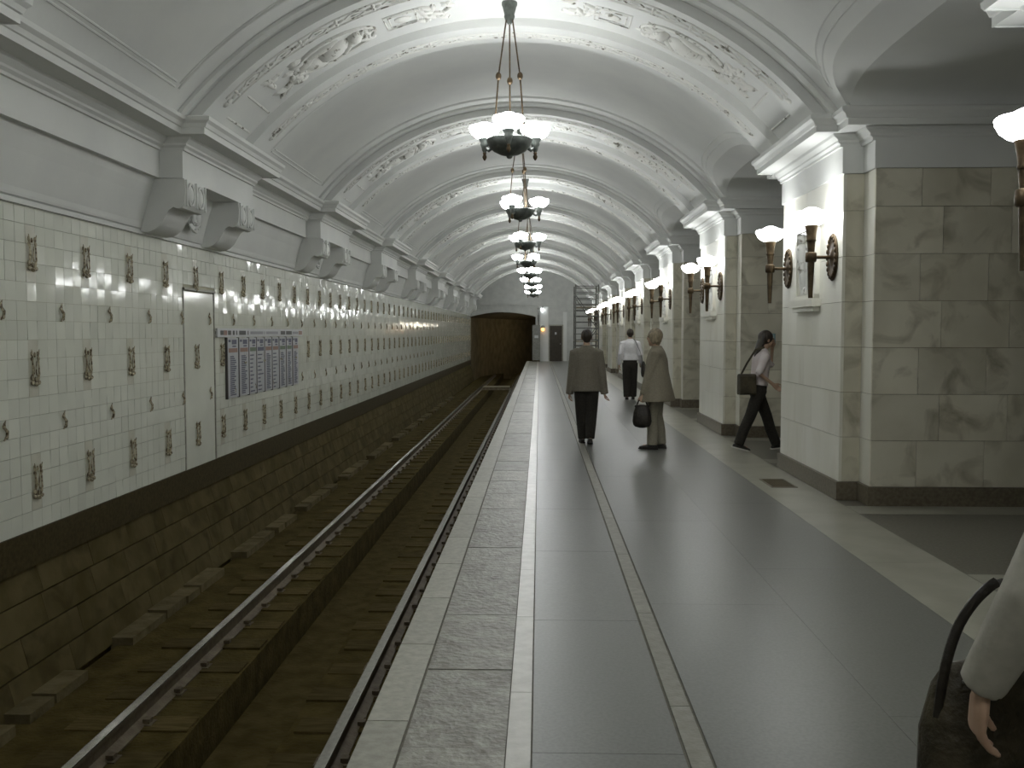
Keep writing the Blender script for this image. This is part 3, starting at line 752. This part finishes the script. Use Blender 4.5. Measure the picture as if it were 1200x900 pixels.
for n, c in enumerate(RIBS):
    if c < -2: continue
    o = ch if first else copy_tree(ch); first = False
    o.location = (VX+.02, c-.04, CROWN+.0)
    k = len([q for q in RIBS if 3 < q <= c])    # 1 = just above the frame's top, 2 = first in view
    rz = (0, 0, .0, -.42, -.32, .5, .1, .3, -.1, .2)[min(k, 9)]
    o.rotation_euler = (0, 0, rz)
    if c < 6: tag(o, 'bronze chandelier with three lit bowls above the near end of the platform' if c > 3 else 'bronze chandelier with three lit bowls behind the camera', 'chandelier', 'chandeliers along the vault')
    else: tag(o, f'bronze chandelier with three lit glass bowls, {ORD[k-2]} in the row under the vault', 'chandelier', 'chandeliers along the vault')

for k, yv in enumerate((10.68, 22.68, 34.68, 46.68)):  # extra copies added out of view to brighten the pylons' passage sides
    o = copy_tree(ch); o.location = (9.3, yv, 6.29); o.rotation_euler = (0, 0, 0)
    tag(o, f'added unseen bronze chandelier brightening the passages from the middle hall, {ORD[k]} one', 'chandelier', 'added chandeliers of the middle hall')
# ------------------------------------------------------------------ torch sconces
def make_sconce():
    R = empty('torch_sconce', (0,0,0))          # origin on the wall plane; local -x points to the platform, z = height above arm
    X = -.225
    pl = MB()
    prof = [(.0,.0),(.155,.0),(.16,.012),(.15,.022),(.12,.026),(.10,.018),(.06,.022),(.03,.035),(.0,.04)]
    seg = 24; rows = []
    for r, hgt in prof: rows.append([(-hgt, r*math.cos(2*math.pi*i/seg), r*1.5*math.sin(2*math.pi*i/seg)) for i in range(seg+1)])
    pl.grid(rows); po = pl.build('wall_plate', 'bronze', R, True)
    wr = MB()
    for i in range(20):
        a = 2*math.pi*i/20; wr.ball((-.026, .135*math.cos(a), .2*math.sin(a)), (.012,.02,.026), 6, 4)
    wr.build('wreath', 'bronze', po, True)
    MB().tube([(-.02,0,0),(X,0,0)], .018, 10).build('arm', 'bronze', R, True)
    MB().lathe([(.045,-.05),(.055,-.04),(.058,0),(.055,.04),(.045,.05)], (X,0,0), 16).build('collar', 'bronze', R, True)
    MB().lathe([(.018,-.41),(.022,-.41),(.034,-.10),(.036,0),(.034,.06),(.043,.17)], (X,0,0), 16).build('shaft', 'bronze', R, True)
    MB().lathe([(.043,.155),(.05,.165),(.046,.18),(.05,.24),(.062,.30),(.068,.318),(.055,.324)], (X,0,0), 18).build('cup', 'bronze', R, True)
    MB().lathe([(.062,.318),(.102,.333),(.142,.365),(.167,.412),(.172,.440),(.158,.454),(.10,.462),(.076,.478),(.042,.495),(.004,.498)], (X,0,0), 24).build('glass_bowl', 'sconce_glass', R, True)
    return R
sc0 = make_sconce(); first = True
for n, c in enumerate(RIBS):
    for s, w in ((-1, 'near'), (1, 'far')):
        if c < -2 or (c < 3 and s < 0): continue
        o = sc0 if first else copy_tree(sc0); first = False
        o.location = (PX, c+s*.86, EYE+.76)
        lab = f'lit bronze torch wall lamp on the {w} side of the {ORD[n-1]} marble pylon' if c > 3 else 'lit bronze torch wall lamp on the pylon behind the camera'
        tag(o, lab, 'wall lamp', 'torch lamps on the pylons')

# ------------------------------------------------------------------ scaffold tower by the end wall
S = empty('scaffold_tower', (2.08, 43.0, 0)); W_, D_, H_ = .50, .9, 3.75
for sx in (-1, 1):
    for sy in (-1, 1):
        MB().tube([(sx*W_, sy*D_, .12), (sx*W_, sy*D_, H_)], .03, 8).build('post', 'scaffold', S)
        MB().ball((sx*W_, sy*D_, .07), (.05,.07,.07), 10, 6).build('castor', 'black', S, True)
for k in range(14):
    z = .30+.26*k
    for sy in (-1, 1): MB().tube([(-W_, sy*D_, z), (W_, sy*D_, z)], .022, 6).build('rung', 'scaffold', S)
for z in (1.3, 2.45, 3.35):
    for sx in (-1, 1): MB().tube([(sx*W_, -D_, z), (sx*W_, D_, z)], .022, 6).build('rail_tube', 'scaffold', S)
for z in (1.25, 2.75):
    for i in range(4): MB().box(-W_+.02+.24*i, -W_+.24+.24*i, -D_, D_, z, z+.035).build('deck_board', 'wood', S)
for sy in (-1, 1):
    MB().tube([(-W_, sy*D_, .5), (W_, sy*D_, 1.9)], .018, 6).build('brace', 'scaffold', S); MB().tube([(W_, sy*D_, 1.9), (-W_, sy*D_, 3.3)], .018, 6).build('brace', 'scaffold', S)
tag(S, 'tall grey scaffold tower with plank decks near the end wall', 'scaffold')

# ------------------------------------------------------------------ people
def ik(a, b, l1, l2, pole):
    a, b, pole = Vector(a), Vector(b), Vector(pole); d = b-a; L = min(d.length, l1+l2-1e-4); d.normalize()
    x = (l1*l1-l2*l2+L*L)/(2*L); h = math.sqrt(max(0, l1*l1-x*x)); p = pole - d*pole.dot(d); p.normalize()
    return a + d*x + p*h
def hand(mb, wrist, direc, thumb_side, curl=.5, sc=1.0):
    w = Vector(wrist); d = Vector(direc).normalized(); t = Vector(thumb_side); t = (t - d*t.dot(d)).normalized(); n = d.cross(t)
    mb.tube([w-d*.03*sc, w, w+d*.045*sc, w+d*.092*sc], [(.026*sc,.021*sc),(.027*sc,.018*sc),(.040*sc,.017*sc),(.040*sc,.014*sc)], 10, side=t, rnd=True)
    for k, L in enumerate((.072, .082, .076, .060)):
        p = w + d*.088*sc + t*(.030-.020*k)*sc; q = [p - d*.02*sc]; a = curl*.35
        for L2 in (.42, .32, .26):
            q.append(p); a += curl*.9
            p = p + (d*math.cos(a) + n*math.sin(a))*L*L2*1.05*sc
        q.append(p); mb.tube(q, [.0095*sc,.0095*sc,.009*sc,.0085*sc,.0072*sc], 8, rnd=True)
    p = w + d*.03*sc + t*.025*sc
    mb.tube([p, p+(d*.6+t*.7+n*.25)*.035*sc, p+(d*.85+t*.5+n*.5)*.068*sc, p+(d*.95+t*.2+n*.6)*.088*sc], [.013*sc,.0115*sc,.010*sc,.008*sc], 8, rnd=True)
def person(label, loc, rz, H, o):
    """o: dict of pose and clothes. Local frame: faces +y, origin between the feet, heights scaled from 1.72 m."""
    s = H/1.72; R = tag(empty('person', loc, rz), label, 'person')
    V = lambda x, y, z: Vector((x*s, y*s, z*s))
    lean = o.get('lean', 0.0)
    T = lambda x, y, z: V(x, y + lean*max(0, z-.92), z)
    hips = {-1: V(-.085, 0, .90), 1: V(.085, 0, .90)}
    ank = {k: V(*o['feet'][k]) for k in (-1, 1)}; knee = {k: ik(hips[k], ank[k], .415*s, .405*s, (k*.1, 1, 0)) for k in (-1, 1)}
    sw = o.get('shoulder', .175)
    sho = {k: T(k*sw, 0, 1.375) for k in (-1, 1)}; wri = {k: T(*o['wrist'][k]) for k in (-1, 1)}
    elb = {k: ik(sho[k], wri[k], .285*s, .26*s, o.get('pole', {}).get(k, (k*.25, -1, -.1))) for k in (-1, 1)}
    # body: one continuous surface
    b = MB()
    b.tube([T(0,0,.88), T(0,0,.98), T(0,.005,1.10), T(0,.01,1.25), T(0,0,1.37), T(0,-.005,1.44)], [(.14*s,.09*s),(.145*s,.09*s),(.115*s,.08*s),(.135*s,.095*s),(.135*s,.08*s),(.06*s,.05*s)], 16, side=(1,0,0), rnd=True)
    hy, hz = o.get('head', (.02, 1.605)); yaw = Matrix.Rotation(o.get('yaw', 0), 3, 'Z'); hc = T(0, hy, hz)
    b.tube([T(0,-.01,1.42), hc+V(0,-.01,-.08)], [.056*s,.05*s], 12, rnd=True)
    def h(x, y, z): return hc + yaw @ V(x, y, z)
    b.ball(h(0,-.012,.015), (.075*s,.094*s,.098*s), 16, 12, yaw)
    b.tube([h(0,.022,.03), h(0,.03,-.035), h(0,.04,-.075), h(0,.05,-.098)], [(.062*s,.062*s),(.058*s,.055*s),(.046*s,.046*s),(.026*s,.026*s)], 12, side=yaw @ Vector((1,0,0)), rnd=True)
    b.tube([h(0,.082,.022), h(0,.098,-.012), h(0,.088,-.024)], [.009*s,.014*s,.014*s], 8, rnd=True)
    for k in (-1, 1):
        b.ball(h(k*.077,-.008,-.002), (.012*s,.024*s,.034*s), 8, 6, yaw)
        b.ball(h(k*.03,.074,.03), (.02*s,.012*s,.007*s), 8, 6, yaw)
        b.tube([sho[k]+V(-k*.05,0,.01), sho[k], elb[k], wri[k]], [.045*s,.047*s,.036*s,.026*s], 10, rnd=True)
        b.tube([hips[k], knee[k], ank[k]], [.075*s,.052*s,.036*s], 10, rnd=True)
        fd = Vector(o.get('footdir', {}).get(k, (0,1,0)))
        b.tube([ank[k]+V(0,0,-.03)-fd*.04*s, ank[k]+V(0,0,-.035)+fd*.12*s], [.03*s,.025*s], 8, rnd=True)
        dd = o.get('handdir', {}).get(k); dd = Vector(dd) if dd else (wri[k]-elb[k]).normalized()
        hand(b, wri[k]+dd*.012*s, dd, o.get('thumb', {}).get(k, (0, 1, .2)), o.get('curl', {}).get(k, .45), s)
    remesh(b, 'body', 'skin', R, o.get('voxel', .009), o.get('bodyit', 3), .4)
    for k in (-1, 1): MB().ball(h(k*.03,.081,.014), (.012*s,.008*s,.007*s), 8, 6, yaw).build('eye', 'eye', R, True)
    MB().ball(h(0,.083,-.052), (.022*s,.01*s,.008*s), 8, 6, yaw).build('mouth', 'lip', R, True)
    # hair
    hb = MB(); st = o.get('hair', 'short')
    vol = .012 if st == 'short' else .022
    hb.ball(h(0,-.024,.032), ((.079+vol*.6)*s,(.088+vol)*s,(.088+vol)*s), 16, 12, yaw)
    if st == 'short': hb.tube([h(0,-.075,.0), h(0,-.075,-.06)], [(.066*s,.035*s),(.05*s,.02*s)], 12, side=yaw @ Vector((1,0,0)), rnd=True)
    if st == 'bob':
        hb.tube([h(0,-.055,.02), h(0,-.06,-.05), h(0,-.06,-.085)], [(.088*s,.062*s),(.082*s,.052*s),(.06*s,.03*s)], 14, side=yaw @ Vector((1,0,0)), rnd=True)
        for k in (-1, 1): hb.tube([h(k*.07,.0,.05), h(k*.078,.0,-.02), h(k*.07,-.02,-.07)], [(.03*s,.045*s),(.022*s,.04*s),(.02*s,.03*s)], 8, rnd=True)
    if st == 'long':
        hb.tube([h(0,-.06,.04), h(0,-.10,-.06), h(0,-.14,-.17), h(0,-.17,-.27)], [(.088*s,.055*s),(.095*s,.05*s),(.085*s,.04*s),(.04*s,.02*s)], 14, side=yaw @ Vector((1,0,0)), rnd=True)
    remesh(hb, 'hair', o['hair_mat'], R, .009, 3, .4)
    # trousers
    tr = MB(); a0, a1, a2 = o.get('legs', (.098, .080, .070))
    tr.tube([V(0,0,1.03), V(0,-.005,.95), V(0,-.01,.84)], [(.155*s,.105*s),(.172*s,.12*s),(.165*s,.115*s)], 16, side=(1,0,0), rnd=True)
    for k in (-1, 1):
        lo = ank[k] + (knee[k]-ank[k]).normalized()*(-.015*s)
        tr.tube([hips[k]+V(0,0,.0), (hips[k]+knee[k])/2+V(0,-.005,0), knee[k], (knee[k]+ank[k])/2+V(0,-.012,0), lo], [a0*s, (a0+a1)/2*s, a1*s, (a1*.55+a2*.45)*s, a2*s], 12, rnd=False)
    remesh(tr, 'trousers', o['trousers'], R, .011, 3)
    # upper garment with sleeves
    up = MB(); hem = o.get('hem', .80); wsc = o.get('bulk', 1.0); fl_ = o.get('flare', 1.0)
    secs = [(1.485,.068,.06),(1.455,.098,.075),(1.42,.150,.095),(1.375,.190,.112),(1.28,.192,.128),(1.12,.178,.122),(.98,.185,.128)]
    zs = [q for q in secs if q[0] > hem+.05]
    if o.get('aline'): zs = [(z_, a_*(1+(fl_-1)*(max(0, 1.37-z_)/(1.37-hem))**1.1), b_*(1+(fl_-1)*(max(0, 1.37-z_)/(1.37-hem))**1.1)) for z_, a_, b_ in zs]
    pts = [T(0,0,q[0]) for q in zs] + [T(0,-.005,hem)]; rad = [(q[1]*s*wsc, q[2]*s*wsc) for q in zs] + [(.198*s*wsc*fl_, .138*s*wsc*fl_)]
    up.tube(pts, rad, 20, side=(1,0,0))
    sr = o.get('sleeve', (.068, .060, .050)); cut = o.get('cuff', 1.0)
    for k in (-1, 1):
        wv = elb[k] + (wri[k]-elb[k])*cut
        up.tube([sho[k]+V(-k*.06,0,.01), sho[k]+V(k*.005,0,-.005), (sho[k]+elb[k])/2, elb[k], (elb[k]+wv)/2, wv], [.068*s, sr[0]*s, (sr[0]+sr[1])/2*s, sr[1]*s, (sr[1]+sr[2])/2*s, sr[2]*s], 12, rnd=False)
    if 'extra_top' in o: o['extra_top'](up, V)
    remesh(up, o.get('upname', 'jacket'), o['top'], R, o.get('topvoxel', .011), 3)
    # shoes
    for k in (-1, 1):
        fd = Vector(o.get('footdir', {}).get(k, (0,1,0))).normalized(); sd = Vector((fd.y,-fd.x,0)) if abs(fd.z) < .9 else Vector((1,0,0))
        upv = sd.cross(fd).normalized(); upv = upv if upv.z > 0 else -upv
        a = ank[k]; sh = MB()
        sh.tube([a-fd*.05*s-upv*.045*s, a+fd*.02*s-upv*.035*s, a+fd*.10*s-upv*.046*s, a+fd*.17*s-upv*.055*s], [(.036*s,.034*s),(.040*s,.045*s),(.044*s,.032*s),(.034*s,.022*s)], 12, side=sd, rnd=True)
        so_ = remesh(sh, 'shoe', o.get('shoe', 'shoe'), R, .008, 2)
        sl = MB(); q = [(-.085,-.034),(-.085,.034),(.08,.046),(.17,.038),(.2,.0),(.17,-.038),(.08,-.046)]
        base = [a + fd*u*s + sd*v*s - upv*.078*s for u, v in q]; topv = [p + upv*.018*s for p in base]; n = len(q)
        sl.add(base+topv, [tuple(range(n)), tuple(range(n,2*n))] + [(i,(i+1)%n,n+(i+1)%n,n+i) for i in range(n)])
        sl.build('sole', o.get('sole', 'shoe'), so_)
    return R

# man in a grey jacket walking away
person('man in a loose grey-brown jacket and black trousers walking away down the platform', (.70, 14.25, 0), math.radians(2), 1.70, dict(
    feet={-1: (-.05, .12, .085), 1: (.05, -.10, .105)}, footdir={-1: (-.05,1,0), 1: (.05,.94,-.18)}, wrist={-1: (-.245, .05, .795), 1: (.262, -.03, .80)}, cuff=1.16,
    hair_mat='hair_dark', trousers='trouser_black', legs=(.112,.094,.066), top='jacket_grey', hem=.79, bulk=1.0, flare=1.12, shoulder=.18, sleeve=(.076,.068,.060), head=(.02,1.60)))
# woman in a light coat, facing the track, handbag in her hand
wom = (1.66, 13.62, 0); wrz = math.radians(78)
person('fair-haired woman in a beige coat and pale trousers facing the track', wom, wrz, 1.70, dict(
    feet={-1: (-.075, .05, .085), 1: (.075, -.06, .085)}, wrist={-1: (-.23, .16, .80), 1: (.22, .06, .84)}, yaw=math.radians(-12),
    hair='bob', hair_mat='hair_blond', trousers='trouser_beige', legs=(.105,.085,.078), top='coat_beige', upname='coat', hem=.70, bulk=1.12, flare=1.72, aline=True, shoulder=.175, sleeve=(.080,.072,.062), curl={-1: 1.1, 1: .5}, head=(.045, 1.60)))
def rotz(p, rz, loc): return Vector((p[0]*math.cos(rz)-p[1]*math.sin(rz)+loc[0], p[0]*math.sin(rz)+p[1]*math.cos(rz)+loc[1], p[2]+loc[2]))
hp = rotz((-.23*.99, .18, .70), wrz, wom)
HB = empty('handbag', (hp.x, hp.y, hp.z), wrz)
bb = MB(); bb.tube([(0,0,-.33),(0,0,-.28),(0,0,-.16),(0,0,-.08)], [(.05,.125),(.06,.135),(.055,.12),(.03,.095)], 18, side=(1,0,0), rnd=True)
bb.build('bag_body', 'leather', HB, True)
MB().box(-.034,.034,-.10,.10,-.085,-.06).build('clasp_frame', 'leather', HB)
for s in (-1, 1): MB().tube([(s*.025,-.075,-.07),(s*.016,-.05,.0),(0,0,.03),(s*.016,.05,.0),(s*.025,.075,-.07)], .009, 6).build('handle', 'leather', HB, True)
tag(HB, 'black leather handbag held in the hand of the woman in the coat', 'bag')
# man in a white shirt with a shoulder bag
ml = (2.24, 23.8, 0)
person('man in a white shirt and black trousers walking away with a shoulder bag', ml, math.radians(-3), 1.74, dict(
    feet={-1: (-.07, -.03, .085), 1: (.08, .05, .085)}, wrist={-1: (-.26, .02, .86), 1: (.25, .10, .90)}, hair_mat='hair_dark', trousers='trouser_black', legs=(.11,.095,.085),
    top='shirt_white', upname='shirt', hem=.96, bulk=1.0, shoulder=.185, sleeve=(.072,.062,.05), cuff=1.0, head=(.04,1.60)))
SB = empty('shoulder_bag', (ml[0]+.33, ml[1]+.02, .62))
MB().tube([(0,0,-.02),(0,0,.04),(0,0,.24),(0,0,.30)], [(.05,.15),(.06,.17),(.055,.16),(.03,.13)], 14, side=(1,0,0), rnd=True).build('bag_body', 'leather', SB, True)
MB().tube([(-.02,-.12,.28),(-.09,-.14,.55),(-.21,-.10,.835),(-.245,0,.86),(-.21,.10,.835),(-.09,.14,.55),(-.02,.12,.28)], [(.006,.022)]*7, 6, side=(1,0,0)).build('strap', 'leather', SB, True)
tag(SB, 'black bag hanging by its strap from the shoulder of the man in white', 'bag')
# person striding into the passage, hand raised to the face
def pk(up, V): pass
person('long-haired person in a pale top and dark trousers striding into a passage', (3.05, 13.45, 0), math.radians(-82), 1.67, dict(
    feet={-1: (-.06, .30, .10), 1: (.06, -.30, .12)}, footdir={-1: (0,1,.12), 1: (0,.93,-.25)}, wrist={-1: (-.15, .20, 1.47), 1: (.20, .12, .98)}, pole={-1: (-.3,.3,-1)}, handdir={-1: (.35,-.1,1)},
    lean=.10, hair='long', hair_mat='hair_dark', trousers='trouser_black', legs=(.10,.08,.072), top='top_pink', upname='top', hem=.95, bulk=.96, flare=.95, shoulder=.165, sleeve=(.062,.055,.05), cuff=.05, sole='sole_white', head=(.05,1.60)))
PBG = empty('hip_bag', (2.87, 13.30, .95), math.radians(-82))
MB().prism([(-.05,-.15),(.05,-.15),(.065,-.13),(.06,.10),(.04,.13),(-.04,.13),(-.06,.10),(-.065,-.13)], 'y', -.13, .10).build('bag_body', 'leather_brown', PBG)
MB().prism([(-.068,.0),(-.064,.10),(-.04,.135),(.04,.135),(.064,.10),(.068,.0),(.06,.0),(.055,.095),(.035,.125),(-.035,.125),(-.055,.095),(-.06,.0)], 'y', -.12, .09).build('flap', 'leather_brown', PBG)
MB().tube([(.0,-.10,.12),(.01,-.02,.28),(.02,.10,.47),(.03,.22,.50)], [(.005,.016)]*4, 6).build('strap', 'leather_brown', PBG, True)
tag(PBG, 'dark brown bag carried on the hip of the person entering the passage', 'bag')
PHN = empty('mobile_phone', (3.30, 13.64, 1.57), math.radians(-82)); MB().box(-.03,.03,-.012,.012,-.07,.07).build('case', 'teal', PHN); MB().box(-.025,.025,.012,.014,-.05,.055).build('screen', 'black', PHN)
tag(PHN, 'small dark teal phone held to the head of the person entering the passage', 'phone')
# person half out of frame at the right edge, white sleeve, bag in hand
np_ = (1.31, 1.98, 0)
person('person in a cream long-sleeved top and dark trousers at the right edge, close up', np_, math.radians(4), 1.72, dict(
    feet={-1: (-.08, .16, .085), 1: (.08, -.16, .10)}, wrist={-1: (-.335, .13, .885), 1: (.27, .03, .86)}, pole={-1: (-.5,-1,.1)}, hair_mat='hair_dark', trousers='trouser_black', legs=(.11,.09,.08),
    top='shirt_cream', upname='shirt', hem=.93, bulk=1.0, shoulder=.185, sleeve=(.072,.064,.050), curl={-1: .34, 1: .5}, handdir={-1: (-.02,.14,-1)}, bodyit=1, voxel=.0048, topvoxel=.008, cuff=1.0, thumb={-1: (.15,1,.1), 1: (0,1,.2)}))
def smooth(p, n):
    p = [Vector(q) for q in p]; out = []
    for i in range(len(p)-1):
        a, b, c, d = p[max(i-1,0)], p[i], p[i+1], p[min(i+2,len(p)-1)]
        for k in range(n):
            t = k/n; out.append(.5*((2*b) + (c-a)*t + (2*a-5*b+4*c-d)*t*t + (3*b-a-3*c+d)*t**3))
    return out + [p[-1]]
NB = empty('tote_bag', (1.06, 2.29, .80))
nb = MB(); nb.tube([(0,0,-.42),(0,0,-.34),(0,0,-.10),(0,0,.01),(0,0,.045)], [(.13,.06),(.15,.085),(.145,.08),(.12,.05),(.10,.028)], 22, side=(1,0,0), rnd=True)
nb.build('bag_body', 'leather_brown', NB, True)
for s in (0,):
    MB().tube(smooth([(-.115,-.03,-.06),(-.10,-.03,.06),(-.06,-.01,.16),(.0,.0,.235),(.05,.012,.25),(.085,.02,.14),(.09,.03,.02)], 5), (.013,.006), 7, side=(1,0,0)).build('strap', 'leather', NB, True)
MB().tube([(-.07,-.055,.035),(.05,-.055,.04)], .004, 6).build('zip', 'steel', NB)
tag(NB, 'dark brown bag in the hand of the person at the right edge', 'bag')
